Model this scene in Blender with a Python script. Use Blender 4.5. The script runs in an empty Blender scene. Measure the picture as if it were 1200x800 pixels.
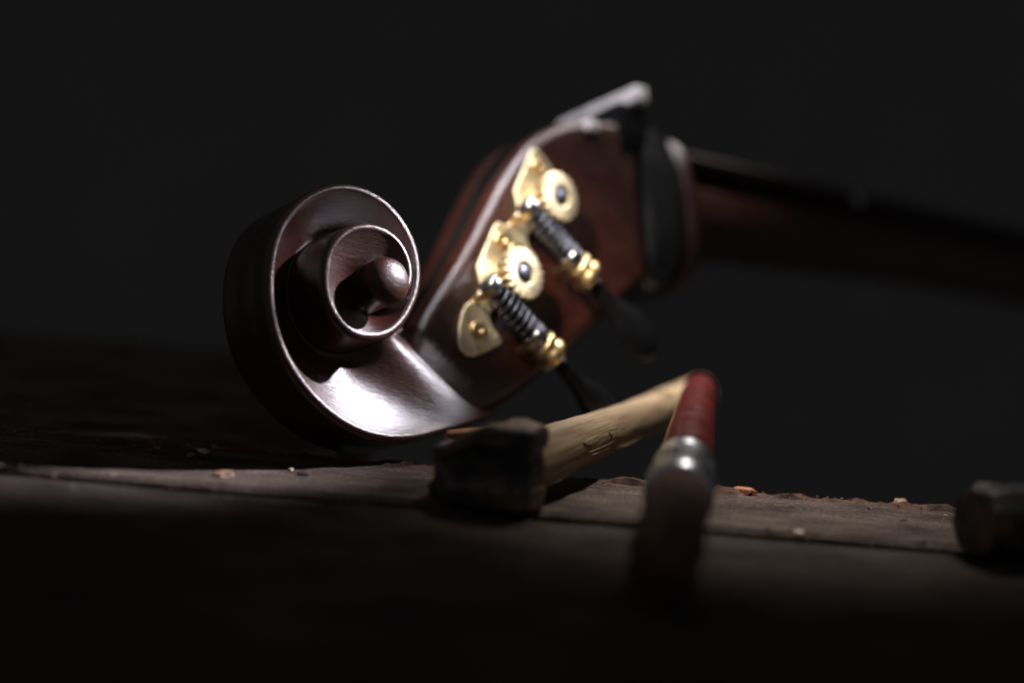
import bpy, bmesh, math, random
import numpy as np
from mathutils import Vector, Matrix, noise

random.seed(7)
S = bpy.context.scene
COL = S.collection

# ------------------------------------------------------------------ camera
F = 1666.667                       # focal length in pixels of a 1200 px wide frame (50 mm on 36 mm)
def nv(v):
    v = np.array(v, float); return v / np.linalg.norm(v)
UP = nv((.0835, 1, .12))           # bench normal seen from the camera (camera slightly rolled, looking a little down)
CAM_H = .1424                      # lens height above the bench
FW = np.array((0, 0, -1.)); YW = nv(FW - FW.dot(UP) * UP); XW = np.cross(YW, UP)
R3 = np.array((XW, YW, UP))        # camera axes -> world axes
def dirw(c): return Vector(R3 @ np.array(c, float))
def cam2w(c): return Vector(R3 @ np.array(c, float)) + Vector((0, 0, CAM_H))
def ray(px, py): return np.array(((px - 600) / F, (400 - py) / F, -1.))
def at(px, py, z): return cam2w(ray(px, py) * z)
def bench_at(px, py, lift=0.):     # point of the bench top seen at a pixel
    d = ray(px, py); t = -(CAM_H - lift) / d.dot(UP); return cam2w(d * t)

cd = bpy.data.cameras.new('camera'); cam = bpy.data.objects.new('camera', cd); COL.objects.link(cam)
cam.matrix_world = Matrix(R3.tolist()).to_4x4()
cam.location = (0, 0, CAM_H)
cd.lens = 50; cd.sensor_width = 36; cd.sensor_fit = 'HORIZONTAL'; cd.clip_start = .01; cd.clip_end = 50
cd.dof.use_dof = True; cd.dof.focus_distance = .665; cd.dof.aperture_fstop = 1.5; cd.dof.aperture_blades = 0
S.camera = cam

# ------------------------------------------------------------------ world and lamps
W = bpy.data.worlds.new('World'); S.world = W; W.use_nodes = True
bg = W.node_tree.nodes['Background']; bg.inputs[0].default_value = (1, 1, 1, 1); bg.inputs[1].default_value = .045

def area(name, loc, target, sx, sy, power, color, spread=180):
    l = bpy.data.lights.new(name, 'AREA'); l.shape = 'RECTANGLE'; l.size = sx; l.size_y = sy
    l.energy = power; l.color = color; l.spread = math.radians(spread)
    o = bpy.data.objects.new(name, l); COL.objects.link(o); o.location = loc
    o.rotation_euler = (Vector(target) - Vector(loc)).to_track_quat('-Z', 'Y').to_euler()
    return o
def spot(name, loc, target, power, color, size, blend, radius):
    l = bpy.data.lights.new(name, 'SPOT'); l.energy = power; l.color = color; l.spot_size = math.radians(size); l.spot_blend = blend; l.shadow_soft_size = radius
    o = bpy.data.objects.new(name, l); COL.objects.link(o); o.location = loc
    o.rotation_euler = (Vector(target) - Vector(loc)).to_track_quat('-Z', 'Y').to_euler(); return o
def lamp(name, target, d, dist, *a):
    t = np.array(target); return spot(name, cam2w(t + nv(d) * dist), cam2w(t), *a)
lamp('key_lamp', (-.096, -.010, -.656), (.76, .55, -.21), .95, 108, (.93, .90, 1.), 8.2, .9, .022)
lamp('front_lamp', (.010, .056, -.74), (-.35, .6, .72), 1.0, 112, (1., .92, .82), 7.4, .8, .02)
lamp('bench_lamp', (.11, -.06, -.72), (.22, .9, -.22), 1.1, 56, (1., .93, .88), 19, .9, .04)
lamp('tuner_lamp', (.035, .10, -.78), (-.31, .94, .146), 1.0, 120, (.97, .94, 1.), 12, .7, .08)

S.view_settings.view_transform = 'Standard'; S.view_settings.look = 'None'
S.view_settings.exposure = 0; S.view_settings.gamma = 1
S.cycles.use_denoising = True

# ------------------------------------------------------------------ materials
def mat(name, base, rough=.5, metal=0., coat=0., coat_rough=.1, spec=.5):
    m = bpy.data.materials.new(name); m.use_nodes = True
    b = m.node_tree.nodes['Principled BSDF']
    b.inputs['Base Color'].default_value = (*base, 1); b.inputs['Roughness'].default_value = rough
    b.inputs['Metallic'].default_value = metal; b.inputs['Coat Weight'].default_value = coat
    b.inputs['Coat Roughness'].default_value = coat_rough; b.inputs['Specular IOR Level'].default_value = spec
    return m, m.node_tree, b
def nd(nt, t, **kw):
    n = nt.nodes.new(t)
    for k, v in kw.items():
        if k in n.inputs: n.inputs[k].default_value = v
        else: setattr(n, k, v)
    return n
def ramp(nt, src, stops):
    r = nt.nodes.new('ShaderNodeValToRGB'); e = r.color_ramp.elements
    while len(e) > 1: e.remove(e[-1])
    e[0].position, e[0].color = stops[0][0], (*stops[0][1], 1)
    for p, c in stops[1:]:
        x = e.new(p); x.color = (*c, 1)
    nt.links.new(src, r.inputs[0]); return r
def coords(nt, scale=(1, 1, 1), rot=(0, 0, 0)):
    tc = nt.nodes.new('ShaderNodeTexCoord'); mp = nt.nodes.new('ShaderNodeMapping')
    mp.inputs['Scale'].default_value = scale; mp.inputs['Rotation'].default_value = rot
    nt.links.new(tc.outputs['Object'], mp.inputs[0]); return mp.outputs[0]
def noise_tex(nt, vec, scale, detail=6, rough=.6, dist=0.):
    n = nd(nt, 'ShaderNodeTexNoise'); n.inputs['Scale'].default_value = scale; n.inputs['Detail'].default_value = detail
    n.inputs['Roughness'].default_value = rough; n.inputs['Distortion'].default_value = dist
    nt.links.new(vec, n.inputs['Vector']); return n.outputs['Fac']
def bump(nt, b, height, strength, dist):
    n = nd(nt, 'ShaderNodeBump'); n.inputs['Strength'].default_value = strength; n.inputs['Distance'].default_value = dist
    nt.links.new(height, n.inputs['Height']); nt.links.new(n.outputs[0], b.inputs['Normal']); return n
def rough_from(nt, b, src, lo, hi):
    m = nd(nt, 'ShaderNodeMapRange'); m.inputs['To Min'].default_value = lo; m.inputs['To Max'].default_value = hi
    m.inputs['From Min'].default_value = .3; m.inputs['From Max'].default_value = .7
    nt.links.new(src, m.inputs['Value']); nt.links.new(m.outputs[0], b.inputs['Roughness'])

def varnished(name, c0, c1, c2, coat=1.):
    m, nt, b = mat(name, c1, .38, 0, coat, .30)
    v = coords(nt, (8, 60, 25), (0, 0, math.radians(12)))
    g = noise_tex(nt, v, 3., 8, .62, .6)
    r = ramp(nt, g, [(.25, c0), (.5, c1), (.8, c2)]); nt.links.new(r.outputs[0], b.inputs['Base Color'])
    v2 = coords(nt); rough_from(nt, b, noise_tex(nt, v2, 60, 6, .7), .28, .46)
    v3 = coords(nt, (60, 420, 300), (0, 0, math.radians(12)))                 # fine open grain under the varnish
    grain = noise_tex(nt, v3, 2.2, 6, .7); dents = noise_tex(nt, v2, 45, 3, .5); pits = noise_tex(nt, v2, 700, 3, .7)
    a1 = nd(nt, 'ShaderNodeMath', operation='MULTIPLY_ADD'); a1.inputs[1].default_value = .35; nt.links.new(grain, a1.inputs[0])
    a2 = nd(nt, 'ShaderNodeMath', operation='MULTIPLY'); a2.inputs[1].default_value = .7; nt.links.new(dents, a2.inputs[0]); nt.links.new(a2.outputs[0], a1.inputs[2])
    a3 = nd(nt, 'ShaderNodeMath', operation='MULTIPLY_ADD'); a3.inputs[1].default_value = .12; nt.links.new(pits, a3.inputs[0]); nt.links.new(a1.outputs[0], a3.inputs[2])
    bn = bump(nt, b, a3.outputs[0], .6, .0011); nt.links.new(bn.outputs[0], b.inputs['Coat Normal']); return m
M_VARN = varnished('dark_varnished_maple', (.020, .0045, .0035), (.044, .0095, .0065), (.078, .017, .010))
M_EYE = varnished('rubbed_varnish', (.020, .0045, .0035), (.044, .0095, .0065), (.078, .017, .010), .6)
for q_ in M_EYE.node_tree.nodes:
    if q_.type == 'BUMP': q_.inputs['Strength'].default_value = .8; q_.inputs['Distance'].default_value = .0011
M_CHEEK = varnished('red_brown_varnish', (.009, .0015, .0008), (.025, .0041, .0018), (.045, .0090, .0034), .35)
M_NECK = varnished('neck_varnish', (.013, .0021, .0010), (.030, .0047, .0021), (.046, .008, .0034), 0.)
def gold_mat(name, base, lo, hi):
    m, nt, b = mat(name, base, .25, 1.)
    v = coords(nt); rough_from(nt, b, noise_tex(nt, v, 150, 5, .6), lo, hi); bump(nt, b, noise_tex(nt, v, 300, 4), .12, .0003)
    r = ramp(nt, noise_tex(nt, v, 90, 5, .7), [(.3, tuple(x * .45 for x in base)), (.6, base)]); nt.links.new(r.outputs[0], b.inputs['Base Color'])
    return m
M_GOLD = gold_mat('polished_brass', (.88, .66, .34), .24, .42)
M_PLATE = gold_mat('satin_brass', (.92, .76, .48), .36, .56)
M_LOBE = gold_mat('lit_plate_brass', (.97, .84, .58), .5, .66)  # paler brass, the strong light on the plates put into the colour
M_STEEL = gold_mat('nickel_steel', (.45, .46, .50), .2, .34)
M_DSTEEL = gold_mat('blued_steel', (.16, .17, .21), .3, .42)
M_CHROME = gold_mat('chrome', (.80, .81, .84), .22, .36)
def plain(name, base, lo, hi, coat=0., scale=120, bs=.2, bd=.0004, var=.35):
    m, nt, b = mat(name, base, (lo + hi) / 2, 0, coat, .12)
    v = coords(nt); rough_from(nt, b, noise_tex(nt, v, scale, 5, .6), lo, hi); bump(nt, b, noise_tex(nt, v, scale * 3, 5), bs, bd)
    r = ramp(nt, noise_tex(nt, v, scale * .6, 6, .7), [(.3, tuple(x * (1 - var) for x in base)), (.7, tuple(x * (1 + var) for x in base))])
    nt.links.new(r.outputs[0], b.inputs['Base Color']); return m
M_EBONY = plain('black_ebony', (.005, .005, .0055), .24, .36, 0.)
M_EBONY.node_tree.nodes['Principled BSDF'].inputs['Specular IOR Level'].default_value = .25
M_FB = plain('worn_ebony', (.030, .018, .014), .7, .85)
M_BAND = plain('glossy_black_leather', (.011, .011, .012), .14, .26, .4, 90)
M_CAVITY = plain('pegbox_cavity_shade', (.006, .005, .005), .75, .9, 0, 150)  # near-black inner faces, shade of the pegbox cavity put into the colour
M_NUT = plain('pale_bone', (.72, .69, .70), .35, .5, 0, 200)
M_RED = plain('red_lacquer', (.085, .007, .005), .3, .45, .3, 80)
M_BRISTLE = plain('dark_red_bristle', (.07, .022, .016), .6, .8, 0, 200)
M_BTIP = plain('grey_bristle_tips', (.16, .13, .12), .6, .8, 0, 200)
M_BLOCK = plain('orange_brown', (.34, .14, .04), .5, .7, 0, 90)
def iron_mat():
    m, nt, b = mat('worn_dark_iron', (.05, .05, .055), .4, .85)
    v = coords(nt); g = noise_tex(nt, v, 70, 8, .7)
    r = ramp(nt, g, [(.35, (.03, .03, .034)), (.5, (.09, .088, .09)), (.6, (.18, .12, .08)), (.72, (.34, .36, .40))])
    nt.links.new(r.outputs[0], b.inputs['Base Color']); rough_from(nt, b, noise_tex(nt, v, 120, 6, .7), .26, .5)
    bump(nt, b, noise_tex(nt, v, 160, 8, .7), .6, .0012); return m
M_IRON = iron_mat()
def handle_mat():
    m, nt, b = mat('raw_ash_wood', (.45, .31, .16), .6)
    v = coords(nt, (1, 1, .06)); g = noise_tex(nt, v, 260, 8, .65, .4)
    r = ramp(nt, g, [(.3, (.16, .10, .048)), (.5, (.30, .21, .115)), (.75, (.40, .30, .17))]); nt.links.new(r.outputs[0], b.inputs['Base Color'])
    bump(nt, b, g, .6, .0012); return m
M_HANDLE = handle_mat()
def plank_mat(name, k, edge_v=None):
    m, nt, b = mat(name, (.2, .16, .14), .8, spec=.2)
    v = coords(nt, (1, 9, 9)); g = noise_tex(nt, v, 26, 10, .72, .5)
    v2 = coords(nt); fine = noise_tex(nt, v2, 520, 5, .85); blot = noise_tex(nt, coords(nt, (1, 2.2, 1)), 20, 7, .68)
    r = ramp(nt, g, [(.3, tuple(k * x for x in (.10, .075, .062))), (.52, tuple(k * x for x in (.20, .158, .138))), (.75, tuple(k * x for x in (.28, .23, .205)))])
    r2 = ramp(nt, blot, [(.36, (.30, .26, .25)), (.48, (.7, .66, .64)), (.62, (1.1, 1.08, 1.05))]); r3 = ramp(nt, fine, [(.38, (.22, .19, .18)), (.52, (.9, .88, .86)), (.68, (1.6, 1.5, 1.42))])
    mx = nd(nt, 'ShaderNodeMix', data_type='RGBA', blend_type='MULTIPLY'); mx.inputs[0].default_value = 1
    nt.links.new(r.outputs[0], mx.inputs[6]); nt.links.new(r2.outputs[0], mx.inputs[7])
    my = nd(nt, 'ShaderNodeMix', data_type='RGBA', blend_type='MULTIPLY'); my.inputs[0].default_value = .8
    nt.links.new(mx.outputs[2], my.inputs[6]); nt.links.new(r3.outputs[0], my.inputs[7]); out = my.outputs[2]
    if edge_v is not None:          # reddish bare splintered wood along the broken back edge
        tc = nd(nt, 'ShaderNodeTexCoord'); sp = nd(nt, 'ShaderNodeSeparateXYZ'); nt.links.new(tc.outputs['Object'], sp.inputs[0])
        ad = nd(nt, 'ShaderNodeMath', operation='MULTIPLY_ADD'); ad.inputs[1].default_value = .02; nt.links.new(noise_tex(nt, v2, 60, 5, .7), ad.inputs[0]); nt.links.new(sp.outputs[1], ad.inputs[2])
        mr = nd(nt, 'ShaderNodeMapRange'); mr.inputs['From Min'].default_value = edge_v - .002; mr.inputs['From Max'].default_value = edge_v + .006; nt.links.new(ad.outputs[0], mr.inputs['Value'])
        er = ramp(nt, noise_tex(nt, v2, 120, 6, .7), [(.3, (.04, .02, .015)), (.5, (.13, .065, .045)), (.7, (.25, .16, .12))])
        mz = nd(nt, 'ShaderNodeMix', data_type='RGBA'); nt.links.new(mr.outputs[0], mz.inputs[0]); nt.links.new(out, mz.inputs[6]); nt.links.new(er.outputs[0], mz.inputs[7]); out = mz.outputs[2]
    nt.links.new(out, b.inputs['Base Color'])
    ah = nd(nt, 'ShaderNodeMath', operation='ADD'); nt.links.new(g, ah.inputs[0]); nt.links.new(fine, ah.inputs[1])
    bump(nt, b, ah.outputs[0], .9, .0016); return m

# ------------------------------------------------------------------ mesh helpers
def link(name, me, m, parent=None, smooth=True):
    o = bpy.data.objects.new(name, me); COL.objects.link(o)
    if m: me.materials.append(m)
    if smooth:
        for p in me.polygons: p.use_smooth = True
    if parent: o.parent = parent
    return o
def from_bm(name, bm, m, parent=None, smooth=True, auto=None):
    bmesh.ops.recalc_face_normals(bm, faces=bm.faces)
    me = bpy.data.meshes.new(name); bm.to_mesh(me); bm.free()
    o = link(name, me, m, parent, smooth)
    if auto is not None:
        try: me.set_sharp_from_angle(angle=math.radians(auto))
        except Exception: pass
    return o
def empty(name, loc, label=None, cat=None, group=None, M=None):
    o = bpy.data.objects.new(name, None); COL.objects.link(o)
    if M is not None: o.matrix_world = M
    else: o.location = loc
    tag(o, label, cat, group); return o
def tag(o, label=None, cat=None, group=None, kind=None):
    if label: o['label'] = label
    if cat: o['category'] = cat
    if group: o['group'] = group
    if kind: o['kind'] = kind
    return o
def grid_bm(rows, close_u=False, close_v=False, cap=False):
    bm = bmesh.new(); vs = [[bm.verts.new(p) for p in r] for r in rows]
    nr, nc = len(vs), len(vs[0])
    for i in range(nr if close_u else nr - 1):
        for j in range(nc if close_v else nc - 1):
            q = [vs[i][j], vs[(i + 1) % nr][j], vs[(i + 1) % nr][(j + 1) % nc], vs[i][(j + 1) % nc]]
            try: bm.faces.new(q)
            except ValueError: pass
    if cap and close_v:
        bm.faces.new(vs[0]); bm.faces.new(vs[-1])
    return bm
def frame(z):
    z = Vector(z).normalized(); x = Vector((0, 0, 1)).cross(z)
    if x.length < 1e-4: x = Vector((1, 0, 0))
    x.normalize(); return x, z.cross(x), z
def lathe(prof, seg=32):             # prof: list of (radius, z); returns a bmesh about local z
    rows = [[(r * math.cos(2 * math.pi * k / seg), r * math.sin(2 * math.pi * k / seg), z) for k in range(seg)] for r, z in prof]
    return grid_bm(rows, close_v=True, cap=True)
def align(p0, d):                    # matrix whose local z runs along d
    x, y, z = frame(d); m = Matrix((x, y, z)).transposed().to_4x4(); m.translation = p0; return m
def tube_bm(pts, radii, seg=8):
    rows = []
    for i, p in enumerate(pts):
        d = Vector(pts[min(i + 1, len(pts) - 1)]) - Vector(pts[max(i - 1, 0)]); x, y, _ = frame(d)
        rows.append([Vector(p) + radii[i] * (x * math.cos(2 * math.pi * k / seg) + y * math.sin(2 * math.pi * k / seg)) for k in range(seg)])
    return grid_bm(rows, close_v=True, cap=True)
def bevel_mod(o, w, seg=3, ang=35):
    b = o.modifiers.new('bevel', 'BEVEL'); b.width = w; b.segments = seg; b.limit_method = 'ANGLE'; b.angle_limit = math.radians(ang); b.harden_normals = False

# ------------------------------------------------------------------ added backdrop sheet, its even grey sets the lifted tone of the darkness
M_BACKDROP = plain('backdrop_grey', (.135, .135, .137), .85, .95, 0, 6, .1, .002, .06)
bmw = bmesh.new(); bmesh.ops.create_grid(bmw, x_segments=24, y_segments=12, size=1)
for q in bmw.verts: x, y = q.co.x, q.co.y; q.co = Vector((x * 9, 3.6 - .5 * x * x, y * 4.5))
tag(from_bm('backdrop_sheet', bmw, M_BACKDROP), kind='structure')

# ------------------------------------------------------------------ workbench
def plank(name, x0, x1, y0, y1, z, t, m, seed, ragged=0., nx=160, ny=24, parent=None):
    bm = bmesh.new(); rows = []
    for j in range(ny + 1):
        row = []
        for i in range(nx + 1):
            x = x0 + (x1 - x0) * i / nx; f = j / ny; y = y0 + (y1 - y0) * f
            e = noise.noise(Vector((x * 40, seed, 0))) + .6 * noise.noise(Vector((x * 130, seed, 3))) + .4 * noise.noise(Vector((x * 330, seed, 5)))
            if ragged and f > .8: y += ragged * e * (f - .8) * 5
            if f < .06: y += .0012 * noise.noise(Vector((x * 60, seed, 9)))
            dz = .0006 * noise.noise(Vector((x * 18, y * 60, seed))) + .0004 * noise.noise(Vector((x * 60, y * 160, seed)))
            if ragged and f > .86: dz += .0040 * max(0, noise.noise(Vector((x * 70, y * 180, seed + 2)))) + .0018 * max(0, noise.noise(Vector((x * 240, y * 400, seed + 7)))) - .0012 * (f - .86) * 7 * (1 + e)
            if f < .03 or f > .985: dz -= .0016
            row.append(bm.verts.new((x, y, z + dz)))
        rows.append(row)
    for j in range(ny):
        for i in range(nx): bm.faces.new((rows[j][i], rows[j][i + 1], rows[j + 1][i + 1], rows[j + 1][i]))
    loop = rows[0] + [r[-1] for r in rows[1:]] + rows[-1][-2::-1] + [r[0] for r in rows[-2:0:-1]]
    low = [bm.verts.new((v.co.x, v.co.y, z - t)) for v in loop]
    for i in range(len(loop)):
        k = (i + 1) % len(loop); bm.faces.new((loop[i], loop[k], low[k], low[i]))
    bm.faces.new(low[::-1])
    return from_bm(name, bm, m, parent, True, 40)
y_edge = bench_at(960, 581).y; y_joint = bench_at(960, 627).y; y_front = bench_at(960, 692).y
bench = empty('workbench', (0, y_joint, 0), 'weathered grey brown wooden plank workbench with splintered back edge', 'workbench')
def bl(o): o.location = o.location - bench.location; return o
bl(plank('plank', -1.2, 1.2, y_joint + .0012, y_edge, 0, .03, plank_mat('worn_plank', .95, y_edge - .004), 1.3, .0050, 900, 50, bench))
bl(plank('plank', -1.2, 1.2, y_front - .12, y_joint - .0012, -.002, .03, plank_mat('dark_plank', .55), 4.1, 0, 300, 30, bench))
x_r = bench_at(420, 505).x
bl(plank('plank', -1.4, x_r, y_edge + .006, y_edge + .16, -.004, .026, plank_mat('back_plank', 1.2), 7.7, 0, 120, 16, bench))
bl(plank('plank', -1.4, x_r - .02, y_edge + .164, y_edge + .36, -.003, .026, plank_mat('back_plank', 1.2), 9.7, 0, 120, 16, bench))

# ------------------------------------------------------------------ double bass: frame u (towards the neck), v (string side), w (near side)
n_c = nv((.64, .2, .74)); a_c = np.array((.77, -.075, -.63)); a_c = nv(a_c - a_c.dot(n_c) * n_c); f_c = np.cross(n_c, a_c)
O_c = ray(463, 325) * .655 - .050 * n_c
A, Fv, N, O = dirw(a_c), dirw(f_c), dirw(n_c), cam2w(O_c)
BM = Matrix((A, Fv, N)).transposed().to_4x4(); BM.translation = O
def uvp(px, py, w):
    d = ray(px, py); t = ((O_c + w * n_c) @ n_c) / (d @ n_c); p = d * t - O_c; return p @ a_c, p @ f_c
bass = empty('double_bass', O, 'dark varnished double bass head with carved scroll and brass tuners, lying on the bench', 'double bass', M=BM)

RIM = [(568,490),(532,501.6),(491,515),(451,517),(415,506),(379,481),(347,445),(327,409),(316,369),(313,333),(316,297),(327,261),(347,236),(370,220.5),(397,213),(428,218),(453,232),(473,254),(487,279),(494,308),(494,333),(486,360),(473,382),(455,396),(433,399),(410,393),(391,373),(380,346),(378,319),(383,292),(397,272),(419,260),(442,261),(464,272),(478,290),(486,315),(483,338)]
CU, CV = -.006, 0.
ph, rr, ww = [], [], []
for i, (x, y) in enumerate(RIM):
    w = .024 + .022 * (i / (len(RIM) - 1)) ** 1.5
    u, v = uvp(x, y, w); u -= CU; v -= CV
    p = -math.degrees(math.atan2(v, u))
    while ph and p < ph[-1] - 90: p += 360
    ph.append(p); rr.append(math.hypot(u, v)); ww.append(w)
for p_, r_, w_ in ((34, .100, .0215), (28, .108, .0160), (22, .116, .0095), (16, .124, .003)):
    ph.insert(0, p_); rr.insert(0, r_); ww.insert(0, w_)
PH = np.arange(ph[0], ph[-1], .5)
def smooth(y, k=7):
    ker = np.hanning(2 * k + 3)[1:-1]; ker /= ker.sum(); yp = np.pad(y, k, mode='reflect', reflect_type='odd'); return np.convolve(yp, ker, 'valid')
RS = smooth(np.interp(PH, ph, rr), 36); WS = smooth(np.interp(PH, ph, ww), 36)
def Rf(p): return float(np.interp(p, PH, RS))
def Wf(p): return float(np.interp(p, PH, WS))
EYE_R = .0116; P_END = PH[-1]; eu, ev = .0005 - CU, 0.
def sstep(a, b, x):
    t = min(1, max(0, (x - a) / (b - a))); return t * t * (3 - 2 * t)
def depth(p): return (.0030 + .0140 * sstep(36, 90, p)) * (1 - .5 * sstep(395, 450, p)) * (1 - .5 * sstep(520, 660, p))
def pol(p, r): t = -math.radians(p); return CU + r * math.cos(t), CV + r * math.sin(t)
FAR = .011                          # the far volute sits closer to the middle plane
def scroll_rows(sgn):
    rows = []
    for p in PH:
        R, w = Rf(p), Wf(p); D = depth(p); row = []
        outer = p < 398
        if outer: lows = [(R, .0055), (R - .0012, .0055 + (w - .011) * .3), (R - .0012, .0055 + (w - .011) * .62), (R - .0002, w - .0055)]
        else:
            wf = min(Wf(p - 360) - depth(p - 360) - .002, w - .012); lows = [(R + .0012, wf), (R + .0002, wf + .0025), (R, wf + (w - wf) * .5), (R, w - .0045)]
        prof = lows + [(R, w - .0028), (R - .0006, w - .0012), (R - .0018, w - .0003), (R - .0032, w), (R - .0042, w - .0007)]
        p2 = p + 360
        if p2 < P_END: Ri = Rf(p2) + .0006
        else:
            c, s = pol(p, 1); dx, dy = c - CU, s - CV; b = dx * eu + dy * ev   # distance to the eye's wall along this ray
            Ri = b + math.sqrt(max(0, (EYE_R * .95) ** 2 - (eu * eu + ev * ev - b * b))) - .0006
            Ri = min(Ri, R - .006)
        R0 = R - .0042; K = 22
        for k in range(1, K + 1):
            s = k / K; c = .5 * (1 - sstep(48, 84, p)); d = D * ((1 - c) * (.75 * s + .25 * math.sin(s * math.pi / 2)) + c * (math.sin(s ** .8 * math.pi) * 1.0 + .25 * s))
            prof.append((R0 + (Ri - R0) * s, w - .0007 - d + .0012 * max(0, (s - .9) / .1) ** 2))
        for r, h in prof:
            a, b = pol(p, max(r, .002)); row.append((a, b, h if sgn > 0 else min(.006, FAR - h)))
        rows.append(row)
    return rows
bm = bmesh.new()
for sgn in (1, -1):
    rows = scroll_rows(sgn); vs = [[bm.verts.new(q) for q in r] for r in rows]
    for i in range(len(vs) - 1):
        for j in range(len(vs[0]) - 1):
            q = [vs[i][j], vs[i + 1][j], vs[i + 1][j + 1], vs[i][j + 1]]
            bm.faces.new(q if sgn > 0 else q[::-1])
    bm.faces.new(vs[-1] if sgn > 0 else vs[-1][::-1])
    # eye button
bmesh.ops.remove_doubles(bm, verts=bm.verts, dist=.00002)
scroll = from_bm('scroll', bm, M_VARN, bass)
for sgn in (1, -1):
    prof = [(EYE_R * 1.02, .016), (EYE_R * .97, .030), (EYE_R * .96, .0385), (EYE_R * .985, .0400), (EYE_R, .0418), (EYE_R * .98, .0438), (EYE_R * .91, .0458), (EYE_R * .78, .0475), (EYE_R * .56, .0489), (EYE_R * .30, .0497), (.0002, .0500)]
    b2 = lathe([(r, z if sgn > 0 else FAR - z) for r, z in prof], 40)
    for v in b2.verts: v.co.x += eu + CU; v.co.y += ev + CV
    from_bm('scroll_eye', b2, M_EYE, scroll)

# pegbox: cheeks + back
def wc(u): return .0180 + .085 * (u - .05)          # half width of the pegbox
front = [uvp(x, y, .029) for x, y in ((505, 388), (516, 362), (537, 328), (560, 290), (582, 245), (602, 205), (622, 172), (642, 150))]
front += [(front[-1][0] + .018, front[-1][1] + .0095), (.165, .1165), (.192, .118)]
back = [(.192, .026), (.165, .006), (.135, -.016), (.105, -.038), (.082, -.053), (.067, -.0585), (.050, -.058), (.032, -.050), (.026, -.035)]
def dens(pts, k=5):
    P = np.array(pts); t = np.r_[0, np.cumsum(np.hypot(*np.diff(P, axis=0).T))]; s = np.linspace(0, t[-1], len(pts) * k)
    out = np.stack([np.interp(s, t, P[:, 0]), np.interp(s, t, P[:, 1])], 1)
    for c in (0, 1): out[1:-1, c] = smooth(out[:, c], k)[1:-1]
    return [tuple(p) for p in out]
fd, bd = dens(front), dens(back)
outline = fd + bd
TH = .0150
OP = np.array(outline); keep = [k for k in range(len(OP)) if np.hypot(*(OP[k] - OP[k - 1])) > 3e-4]; OP = OP[keep]
tg = np.roll(OP, -1, 0) - np.roll(OP, 1, 0); tg /= np.linalg.norm(tg, axis=1)[:, None]; NI = np.stack([tg[:, 1], -tg[:, 0]], 1)
area2 = np.sum(OP[:, 0] * np.roll(OP[:, 1], -1) - np.roll(OP[:, 0], -1) * OP[:, 1])
if area2 > 0: NI = -NI                                # inward normals
for k_ in range(3): NI = NI + np.roll(NI, 1, 0) + np.roll(NI, -1, 0); NI /= np.linalg.norm(NI, axis=1)[:, None]
for sgn in (1, -1):
    rad = .0072 if sgn > 0 else .0035
    lev = [(0, TH)] + [(rad * (1 - math.cos(t)), rad * (1 - math.sin(t))) for t in np.linspace(0, math.pi / 2, 9)]
    bm = bmesh.new(); rings = []
    for off, dep in lev: rings.append([bm.verts.new((u + off * a, v + off * b, sgn * (wc(u) - dep))) for (u, v), (a, b) in zip(OP, NI)])
    for r0_, r1_ in zip(rings, rings[1:]):
        for k in range(len(r0_)): k2 = (k + 1) % len(r0_); bm.faces.new((r0_[k], r0_[k2], r1_[k2], r1_[k]))
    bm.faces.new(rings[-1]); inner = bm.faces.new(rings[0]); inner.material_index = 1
    ck = from_bm('pegbox_cheek', bm, M_CHEEK, bass, True, 50); ck.data.materials.append(M_CAVITY)
rows = []
for (u, v) in bd:                                     # back wall between the cheeks
    d = Vector((-.62, .78)) * .012; w = wc(u) - .004
    rows.append([(u, v, -w), (u, v, w), (u + d.x, v + d.y, w), (u + d.x, v + d.y, -w)])
o = from_bm('pegbox_back', grid_bm(rows, close_v=True, cap=True), M_CHEEK, bass, True, 40); o.data.materials.append(M_CAVITY)
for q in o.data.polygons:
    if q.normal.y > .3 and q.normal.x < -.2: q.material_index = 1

# nut, fingerboard, black band, wooden lip and neck
def box_bm(u0, u1, v0, v1, w0, w1):
    bm = bmesh.new(); bmesh.ops.create_cube(bm, size=1)
    for q in bm.verts: q.co = Vector(((u0 + u1) / 2 + q.co.x * (u1 - u0), (v0 + v1) / 2 + q.co.y * (v1 - v0), (w0 + w1) / 2 + q.co.z * (w1 - w0)))
    return bm
o = from_bm('nut_block', box_bm(.178, .200, .100, .1285, -.031, .031), M_EBONY, bass); bevel_mod(o, .002)
o = from_bm('nut', box_bm(.189, .1985, .1287, .1385, -.034, .0345), M_NUT, bass); bevel_mod(o, .0014, 3)
cu, cv = uvp(694, 149, .028); PATCH = (cu - .004, cu + .004, cv - .003, cv + .004, .020, .0292)  # pale block added for the light patch on the cheek's end face
o = from_bm('cheek_end_highlight', box_bm(*PATCH), M_NUT, bass); bevel_mod(o, .0012)
def sect(u, hw, v0, v1, k=24, e=2.6):
    out = []
    for i in range(k):
        t = 2 * math.pi * i / k; c, s = math.cos(t), math.sin(t)
        out.append((u, (v0 + v1) / 2 + (v1 - v0) / 2 * math.copysign(abs(s) ** (2 / e), s), hw * math.copysign(abs(c) ** (2 / e), c)))
    return out
rows = [sect(u, hw, v0, v1, 48, 3) for u, hw, v0, v1 in ((.192, .030, .030, .119), (.194, .033, .024, .1225), (.198, .0345, .022, .124), (.207, .035, .021, .125), (.216, .0345, .022, .1245), (.2205, .033, .024, .1225), (.2225, .030, .030, .119))]
from_bm('black_band', grid_bm(rows, close_v=True, cap=True), M_BAND, bass)
rows = [sect(u, hw, v0, v1, 40, 3.4) for u, hw, v0, v1 in ((.2226, .029, .030, .116), (.2235, .0345, .025, .1175), (.2255, .0355, .024, .1185), (.2285, .0355, .024, .1185), (.231, .034, .026, .117), (.2325, .028, .034, .112))]
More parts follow.
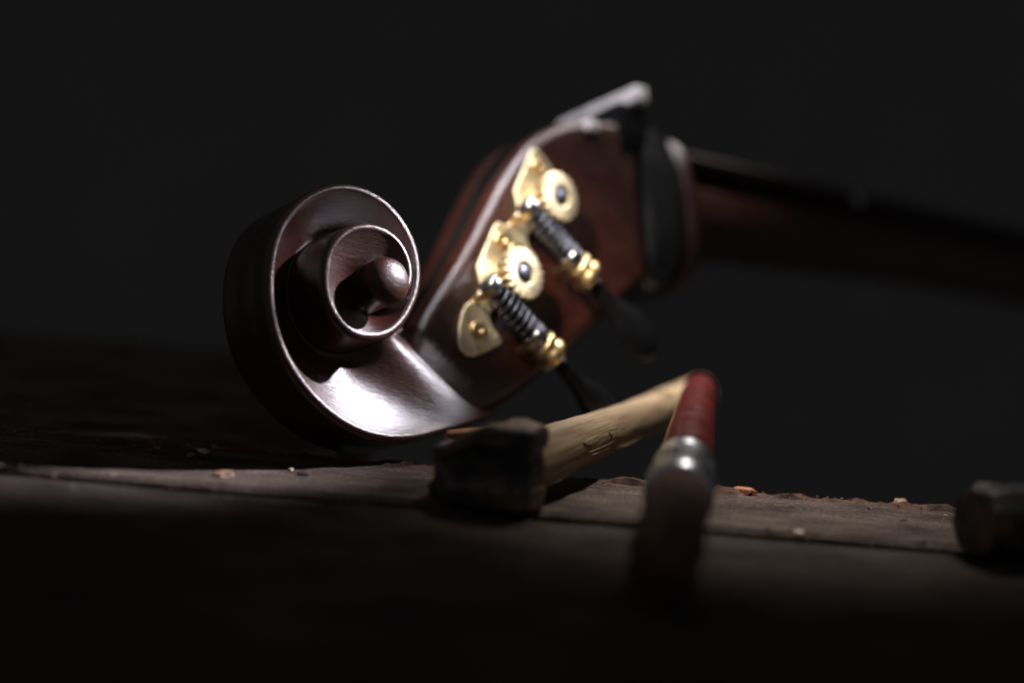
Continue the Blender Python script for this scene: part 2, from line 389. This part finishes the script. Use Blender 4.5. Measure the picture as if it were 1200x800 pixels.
from_bm('neck_lip', grid_bm(rows, close_v=True, cap=True), M_CHEEK, bass)
rows = [sect(u, hw, v0, v1, 32, 2.3) for u, hw, v0, v1 in ((.20, .022, .050, .102), (.24, .022, .052, .102), (.5, .023, .062, .104), (.8, .027, .060, .104), (1.1, .030, .056, .104))]
from_bm('neck', grid_bm(rows, close_v=True, cap=True), M_NECK, bass)
rows = [sect(u, hw, .1025, v1, 32, 3.) for u, hw, v1 in ((.199, .023, .1130), (.5, .028, .1125), (1.1, .034, .1125))]
from_bm('fingerboard', grid_bm(rows, close_v=True, cap=True), M_FB, bass)
u, v = uvp(1008, 232, .027)
b2 = lathe([(.0055, -.003), (.0055, .0), (.004, .0014), (.0002, .002)], 24)  # added steel dot, stands in for a blurred glint on the neck
o = from_bm('neck_glint', b2, M_STEEL, bass); o.location = (u, v, .0262)

# tuning machines, built about the gear centre: p along the pegbox to the nut, q across it to the back, w out of the cheek
g1 = np.array(uvp(661, 229, .044)); g2 = np.array(uvp(616, 320, .040))
p_ax = nv(g1 - g2); p_ax = nv(np.array(front[5]) - np.array(front[2])); q_ax = np.array((p_ax[1], -p_ax[0]))
def machine(g):
    base = wc(g[0])                                   # cheek surface below the gear
    # local matrix inside the bass frame
    k = .085; zl = Vector((-k, 0, 1)).normalized(); xl = Vector((p_ax[0], p_ax[1], 0)); xl = (xl - xl.dot(zl) * zl).normalized(); yl = zl.cross(xl)   # yl = -q side
    Ml = Matrix((xl, -yl, zl)).transposed().to_4x4() if False else Matrix((xl, yl, zl)).transposed().to_4x4()
    Ml.translation = Vector((g[0], g[1], base))
    # plate: the part itself, outline in (p, -q)
    def P(p, q): return (p, -q)
    lob = []
    def arc(cp, cq, r, a0, a1, k=10):
        for i in range(k + 1):
            t = math.radians(a0 + (a1 - a0) * i / k); lob.append((cp + r * math.cos(t), cq + r * math.sin(t)))
    # q positive = towards back; the front edge of the plate is straight
    lob += [(-.004, -.0172), (.010, -.0183), (.0235, -.0195), (.0258, -.0185), (.0264, -.0160), (.0240, -.0050), (.0215, -.0032), (.014, -.0040)]
    arc(0, .003, .011, 0, 150, 10)
    lob += [(-.0135, .0045), (-.018, .0018), (-.0225, .0020), (-.0262, .0062), (-.0275, .0125), (-.0296, .0146), (-.0325, .0138), (-.0400, .0095), (-.0470, .0045), (-.0492, .0010), (-.0488, -.0025), (-.0455, -.0062), (-.0385, -.0100), (-.0310, -.0122), (-.0255, -.0122), (-.019, -.0090), (-.012, -.0095)]
    bm = bmesh.new(); T_ = .0022
    top = [bm.verts.new((*P(p, q), T_)) for p, q in lob]; bot = [bm.verts.new((*P(p, q), .0001)) for p, q in lob]
    bm.faces.new(top); bm.faces.new(bot[::-1])
    for i in range(len(top)):
        j = (i + 1) % len(top); bm.faces.new((top[i], top[j], bot[j], bot[i]))
    pl = from_bm('tuning_machine', bm, M_LOBE, bass, True, 30); pl.matrix_local = Ml; bevel_mod(pl, .0007, 3)
    # screws
    for sp, sq in ((-.0335, -.0005), (.0175, -.0125)):
        b2 = lathe([(.0046, T_ - .0002), (.0046, T_ + .0010), (.0038, T_ + .0020), (.0022, T_ + .0023), (.0020, T_ + .0006), (.0002, T_ + .0005)], 24)
        for v in b2.verts: v.co.x += sp; v.co.y -= sq
        from_bm('screw', b2, M_GOLD, pl)
    # boss + gear
    from_bm('gear_post', lathe([(.0085, T_ - .0002), (.0085, .006), (.0065, .008), (.0065, .0125)], 28), M_GOLD, pl)
    z0, z1, r0, r1, NT = .0108, .0192, .0108, .0139, 19
    def ring(z, k=1.):
        pts = []
        for i in range(NT * 8):
            t = 2 * math.pi * i / (NT * 8); ph_ = (i % 8) / 8; tooth = max(0, math.sin(math.pi * ph_)) ** .6
            r = (r0 + (r1 - r0) * tooth) * k; pts.append((r * math.cos(t), r * math.sin(t), z))
        return pts
    def circ(z, r): return [(r * math.cos(2 * math.pi * i / (NT * 8)), r * math.sin(2 * math.pi * i / (NT * 8)), z) for i in range(NT * 8)]
    rows = [circ(z0, .006), ring(z0, .95), ring(z0 + .0008), ring(z1 - .0009), ring(z1 - .0002, .955), circ(z1, .0104), circ(z1, .0064), circ(z1 - .0007, .0056), circ(z1 - .003, .0055), circ(z1 - .003, .0002)]
    GT = Matrix.Translation((0, 0, .012)) @ Matrix.Rotation(math.radians(11), 4, Vector((.83, .56, 0))) @ Matrix.Translation((0, 0, -.012))
    from_bm('gear', grid_bm(rows, close_v=True), M_PLATE, pl, True, 35).matrix_local = GT
    b2 = lathe([(.0052, z1 - .0032), (.0052, z1 - .0014), (.0042, z1 - .0006), (.0002, z1 - .0004)], 20)
    from_bm('gear_screw', b2, M_DSTEEL, pl).matrix_local = GT
    # worm shaft along q at p = -.0182
    wp, wz = -.0160, .0125
    def SP(q, cp, cz): q = 1.08 * q + .0075; return (wp + cp - .17 * q, -q, wz + cz)
    def along(prof, m, name, seg=24, helix=False):
        rows = []
        for r, q in prof: rows.append([SP(q, 1.22 * r * math.cos(2 * math.pi * i / seg), 1.22 * r * math.sin(2 * math.pi * i / seg)) for i in range(seg)])
        return from_bm(name, grid_bm(rows, close_v=True, cap=True), m, pl, True, 45)
    along([(.0002, -.0196), (.0042, -.0192), (.0050, -.0182), (.0052, -.0135), (.0046, -.0125), (.0040, -.0122)], M_STEEL, 'worm_cap')
    rows = []; LQ = 150; seg = 24
    for i in range(LQ + 1):
        q = -.0125 + .0262 * i / LQ; row = []
        for s in range(seg):
            t = 2 * math.pi * s / seg; phs = (q / .0036 * 2 * math.pi - t); r = .0040 + .0015 * math.tanh(1.8 * math.sin(phs)) * min(1, (LQ - i) / 12, i / 12)
            row.append(SP(q, 1.2 * r * math.cos(t), 1.2 * r * math.sin(t)))
        rows.append(row)
    from_bm('worm', grid_bm(rows, close_v=True, cap=True), M_DSTEEL, pl, True)
    along([(.0038, .0128), (.0052, .0134), (.0056, .0145), (.0056, .0188), (.0050, .0196), (.0045, .0204)], M_STEEL, 'shaft_collar')
    along([(.0045, .0200), (.0060, .0206), (.0066, .0218), (.0064, .0234), (.0056, .0243), (.0060, .0254), (.0072, .0270), (.0074, .0290), (.0068, .0306), (.0052, .0314), (.0035, .0318)], M_GOLD, 'ferrule')
    # bearing brackets that carry the shaft
    BR = ((.0062, -.0014), (.0080, -.0014), (.0080, .0014), (.0062, .0014))
    for bq in (-.0160, .0168):
        rows = []
        for i in range(13):
            t = math.pi * i / 12; c, s = math.cos(t), math.sin(t)
            rows.append([SP(bq + dq, r * c, r * s - .002) for r, dq in BR])
        foot = lambda sg: [[SP(bq + dq, sg * r, .0024 - wz) for r, dq in BR]]
        rows = foot(1) + rows + foot(-1)
        from_bm('bearing_bracket', grid_bm(rows, close_v=True, cap=True), M_GOLD, pl, True, 35)
    # ebony key: stem then flat paddle
    rows = []
    for q, rp, rz in ((.0312, .0032, .0032), (.036, .0040, .0040), (.041, .0046, .0044), (.046, .0050, .0044), (.050, .0060, .0046), (.055, .0085, .0048), (.062, .0110, .0048), (.069, .0115, .0046), (.075, .0100, .0042), (.079, .0065, .0034), (.081, .0030, .0018)):
        rows.append([SP(q, rp * math.cos(2 * math.pi * i / 28), rz * math.sin(2 * math.pi * i / 28)) for i in range(28)])
    from_bm('tuning_key', grid_bm(rows, close_v=True, cap=True), M_EBONY, pl)
    return pl
m1 = machine(g1); m1['label'] = 'upper brass tuning machine nearer the nut'
m2 = machine(g2); m2['label'] = 'lower brass tuning machine nearer the scroll'

# ------------------------------------------------------------------ hammer
H0, H1 = cam2w((.0076, -.052, -.62)), cam2w((.112, -.032, -.845))
hd = (H1 - H0).normalized()
hammer = empty('hammer', Vector((H0.x, H0.y, 0)), 'old hammer with dark iron head and pale frayed wooden handle', 'hammer')
def hl(o, M): o.matrix_world = M; o.parent = hammer; o.matrix_parent_inverse = Matrix.Identity(4); o.location = o.location - hammer.location; return o
L = (H1 - H0).length; rows = []
for i in range(61):
    s = -.012 + (L + .012) * i / 60; f = s / L
    ra = .0132 - .0022 * sstep(0, .5, f) + .0012 * sstep(.5, 1, f); rb = .0112 - .0016 * sstep(0, .5, f)
    rows.append([((ra + .0005 * noise.noise(Vector((math.cos(t) * 4, math.sin(t) * 4, s * 60)))) * math.sin(t), (rb + .0005 * noise.noise(Vector((math.cos(t) * 5, math.sin(t) * 5, s * 50 + 9)))) * math.cos(t), s) for t in [2 * math.pi * k / 36 for k in range(36)]])
hx = Vector((0, 0, 1)); hx = (hx - hx.dot(hd) * hd).normalized(); HM = Matrix((hx, hd.cross(hx), hd)).transposed().to_4x4(); HM.translation = H0
handle = hl(from_bm('handle', grid_bm(rows, close_v=True, cap=True), M_HANDLE), HM)
random.seed(3)
for i in range(9):                                    # lifted fibres where the handle is frayed
    s = random.uniform(.035, .085); t = math.radians(random.uniform(-75, 35))
    # camera side of the handle: choose by direction
    l = random.uniform(.014, .034); pts, rad = [], []; lift = random.uniform(.0003, .0014); tw = random.uniform(-.16, .16)
    for k in range(7):
        f = k / 6; rad_ = 1.0; tt = t + tw * f; rl = .0122 + lift * math.sin(f * math.pi * .8)
        pts.append((rl * 1.0 * math.sin(tt), rl * .90 * math.cos(tt), s + l * f)); rad.append(.00028 * (1 - f * .8))
    from_bm('splinter', tube_bm(pts, rad, 5), M_HANDLE, handle)
hp = hd.cross(Vector((0, 0, 1))).normalized()          # head axis, to the right of the handle
if hp.x < 0: hp = -hp
def octo(r, s, c=.42, ry=None):
    ry = ry or r
    return [(x * r, y * ry, s) for x, y in ((1, c), (c, 1), (-c, 1), (-1, c), (-1, -c), (-c, -1), (c, -1), (1, -c))]
rows = [octo(rx, z, .5, ry) for z, rx, ry in ((.0, .0225, .0140), (.0015, .0240, .0155), (.009, .0240, .0155), (.0115, .0225, .0145), (.026, .0225, .0145), (.0285, .0240, .0155), (.0345, .0238, .0153), (.0362, .0220, .0136), (.0366, .0120, .007))]
bm = grid_bm(rows, close_v=True, cap=True); bmesh.ops.subdivide_edges(bm, edges=bm.edges, cuts=2, use_grid_fill=True)
for v in bm.verts: v.co += Vector((noise.noise(v.co * 150), noise.noise(v.co * 150 + Vector((9, 0, 0))), noise.noise(v.co * 150 + Vector((0, 9, 0))) if v.co.z > .002 else 0)) * .0009
for v in bm.verts: v.co.z *= 1 - .36 * sstep(0, 1, (.006 - v.co.x) / .028)
hq = Vector((hd.x, hd.y, 0)).normalized(); HM2 = Matrix((hp, hq, Vector((0, 0, 1)))).transposed().to_4x4()
HC = H0 - hd * .016 - hp * .012; HC.z = .0003; HM2.translation = HC
head = hl(from_bm('head', bm, M_IRON, None, True, 30), HM2); bevel_mod(head, .0012, 2)

# ------------------------------------------------------------------ brush with red handle and chrome ferrule
B0, B1 = cam2w((.0500, -.0795, -.475)), cam2w((.1030, -.0235, -.775))
bdv = (B1 - B0).normalized(); BL = (B1 - B0).length
brush = empty('brush', Vector((B0.x, B0.y, 0)), 'thick brush with red handle and shiny chrome ferrule leaning beside the hammer handle', 'brush')
BMx = align(B0, bdv)
def bl2(o): o.matrix_world = BMx; o.parent = brush; o.location = o.location - brush.location; return o
fs = (cam2w((.0700, -.0530, -.60)) - B0).dot(bdv)
rows = []
for f, r in ((0, .0060), (.02, .0088), (.12, .0112), (.4, .0126), (.75, .0128), (1., .0124)):
    rows.append([((r + .0004 * math.sin(k * 5.1 + f * 9)) * math.cos(2 * math.pi * k / 60), (r + .0004 * math.sin(k * 5.1 + f * 9)) * math.sin(2 * math.pi * k / 60), f * (fs - .030)) for k in range(60)])
bl2(from_bm('bristles', grid_bm(rows, close_v=True, cap=True), M_BRISTLE))
b2 = lathe([(.0128, fs - .036), (.0142, fs - .0350), (.0145, fs - .024), (.0142, fs - .012), (.0134, fs - .002), (.0132, fs + .005), (.0136, fs + .0058), (.0136, fs + .0072), (.0131, fs + .0080), (.0130, fs + .0100), (.0134, fs + .0108), (.0133, fs + .0122), (.0124, fs + .0142), (.0112, fs + .0152)], 48)
bl2(from_bm('ferrule', b2, M_CHROME))
b2 = lathe([(.0108, fs + .008), (.0112, fs + .016), (.0118, fs + .03), (.0116, fs + .06), (.0104, fs + .10), (.0096, BL - .035), (.0086, BL - .012), (.006, BL - .006), (.0005, BL - .005)], 40)
bl2(from_bm('handle', b2, M_RED))

# ------------------------------------------------------------------ iron block at the right, orange block, chips
def lump(name, loc, size, m, seed, rough=.25, rz=0., sub=3):
    bm = bmesh.new(); bmesh.ops.create_icosphere(bm, subdivisions=sub, radius=1)
    for v in bm.verts:
        c = v.co.copy(); k = 1 + rough * noise.noise(c * 1.3 + Vector((seed, 0, 0))) + rough * .5 * noise.noise(c * 3.1 + Vector((0, seed, 0)))
        v.co = Vector((math.copysign(abs(c.x) ** .75, c.x) * size[0], math.copysign(abs(c.y) ** .75, c.y) * size[1], math.copysign(abs(c.z) ** .75, c.z) * size[2])) * k
    zmin = min(v.co.z for v in bm.verts)
    for v in bm.verts: v.co.z -= zmin
    o = from_bm(name, bm, m, None, sub > 2, 40); o.location = loc; o.rotation_euler.z = rz; return o
p = bench_at(1128, 642)
bm = bmesh.new(); rows = []
for s, r in ((-.03, .0135), (-.027, .0155), (-.010, .0155), (-.004, .0135), (.004, .0130), (.010, .0150), (.034, .0150), (.04, .0130)): rows.append(octo(r, s, .5))
bm = grid_bm(rows, close_v=True, cap=True); bmesh.ops.subdivide_edges(bm, edges=bm.edges, cuts=3, use_grid_fill=True)
for v in bm.verts: v.co += Vector((noise.noise(v.co * 120), noise.noise(v.co * 120 + Vector((9, 0, 0))), noise.noise(v.co * 120 + Vector((0, 9, 0))))) * .0016
o = from_bm('iron_head', bm, M_IRON, None, True, 40); bevel_mod(o, .001, 2)
o.rotation_euler = (math.radians(90), 0, math.radians(-68)); o.location = p + Vector((.037, .004, .0140))
tag(o, 'dark worn iron tool head lying alone at the right end of the bench', 'tool head')

bm = box_bm(0, .040, -.004, .004, 0, .0235)  # orange brown block, slightly taller towards one end
bmesh.ops.subdivide_edges(bm, edges=bm.edges, cuts=3, use_grid_fill=True)
for v in bm.verts:
    v.co += Vector((noise.noise(v.co * 120), noise.noise(v.co * 120 + Vector((5, 0, 0))), 0)) * .0008; v.co.z *= 1 + .25 * v.co.x / .045
o = from_bm('orange_block', bm, M_BLOCK); bevel_mod(o, .0008, 2); q = bench_at(519, 566); o.location = (q.x, q.y, .0003); o.rotation_euler.z = .30
tag(o, 'small orange brown block between the hammer head and the scroll', 'wedge')

M_DUST = plain('sawdust_grain', (.30, .22, .165), .7, .9, 0, 60, .2, .0004, .6); M_PALE = plain('pale_wood_crumb', (.55, .45, .36), .5, .7, 0, 300); M_TAN = plain('tan_wood_crumb', (.30, .19, .12), .5, .7, 0, 300)
M_DARKC = plain('dark_crumb', (.03, .02, .017), .6, .8, 0, 300); M_ORC = plain('orange_crumb', (.42, .13, .03), .5, .7, 0, 300)
for i, (px, py, m, sz, nm, lab) in enumerate([
    (185, 525, M_TAN, .0016, 'wood_crumb', 'tiny brown crumb farthest left on the bench'),
    (224, 534, M_TAN, .0022, 'wood_crumb', 'tan wood crumb just left of the palest chip on the left of the bench'),
    (238, 530, M_PALE, .0030, 'wood_chip', 'palest bright wood chip left of the scroll'),
    (262, 557, M_TAN, .0042, 'wood_chip', 'blurred tan chip in front of the bright chip on the left'),
    (341, 550, M_PALE, .0018, 'wood_crumb', 'small pale crumb lying before the scroll at the plank joint'),
    (356, 556, M_DARKC, .0028, 'wood_crumb', 'dark crumb right beside the small pale crumb before the scroll'),
    (395, 547, M_DARKC, .0009, 'wood_crumb', 'tiny black speck on the plank under the scroll'),
    (872, 577, M_ORC, .0046, 'wood_chip', 'orange chip on the back edge of the bench right of the brush'),
    (937, 625, M_PALE, .0024, 'wood_crumb', 'blurred pale crumb in the plank joint right of the brush'),
    (905, 624, M_DARKC, .0030, 'wood_crumb', 'dark crumb in the plank joint left of the blurred pale crumb'),
    (1057, 610, M_DARKC, .0020, 'wood_crumb', 'black crumb on the plank left of the lone iron head'),
    (1020, 596, M_DARKC, .0018, 'wood_crumb', 'dark splinter by the back edge of the bench'),
    (1108, 603, M_PALE, .0009, 'wood_crumb', 'tiny white speck by the back edge next to the iron head'),
    (1055, 590, M_TAN, .0040, 'wood_chip', 'brown lump on the back edge of the bench near the iron head')]):
    o = lump(nm, bench_at(px, py) - Vector((0, 0, .0004)), (sz * 1.1, sz * .75, sz * .34), m, i * 3.7, .45, i * 1.3, 2)
    tag(o, lab, 'crumb' if 'crumb' in nm else 'chip')

# fine sawdust along the joint and the broken edge: uncountable
random.seed(11); bm = bmesh.new()
for i in range(1500):
    k = random.random()
    x = random.uniform(-.32, .34)
    y = random.gauss(y_joint + .002, .004) if k < .4 else (random.gauss(y_edge - .006, .005) if k < .7 else random.uniform(y_joint - .06, y_edge - .002))
    r = random.choice((.00018, .00025, .00035, .0005)) * random.uniform(.6, 1.3)
    z = .0004 if y > y_joint else -.0016
    c = Vector((x, min(y, y_edge - .003), z)); an = random.uniform(0, 6.28); l = random.uniform(1, 3.5)
    d = Vector((math.cos(an), math.sin(an), random.uniform(-.1, .3))) * r * l; e = Vector((-math.sin(an), math.cos(an), 0)) * r
    vs = [bm.verts.new(c + q) for q in (d, -d + Vector((0, 0, 0)), e, Vector((0, 0, r * 1.1)))]
    for t in ((0, 2, 3), (2, 1, 3), (1, 0, 3), (0, 1, 2)): bm.faces.new([vs[q] for q in t])
o = from_bm('sawdust', bm, M_DUST, None, False)
tag(o, 'fine sawdust scattered along the plank joint and back edge', 'sawdust', kind='stuff')
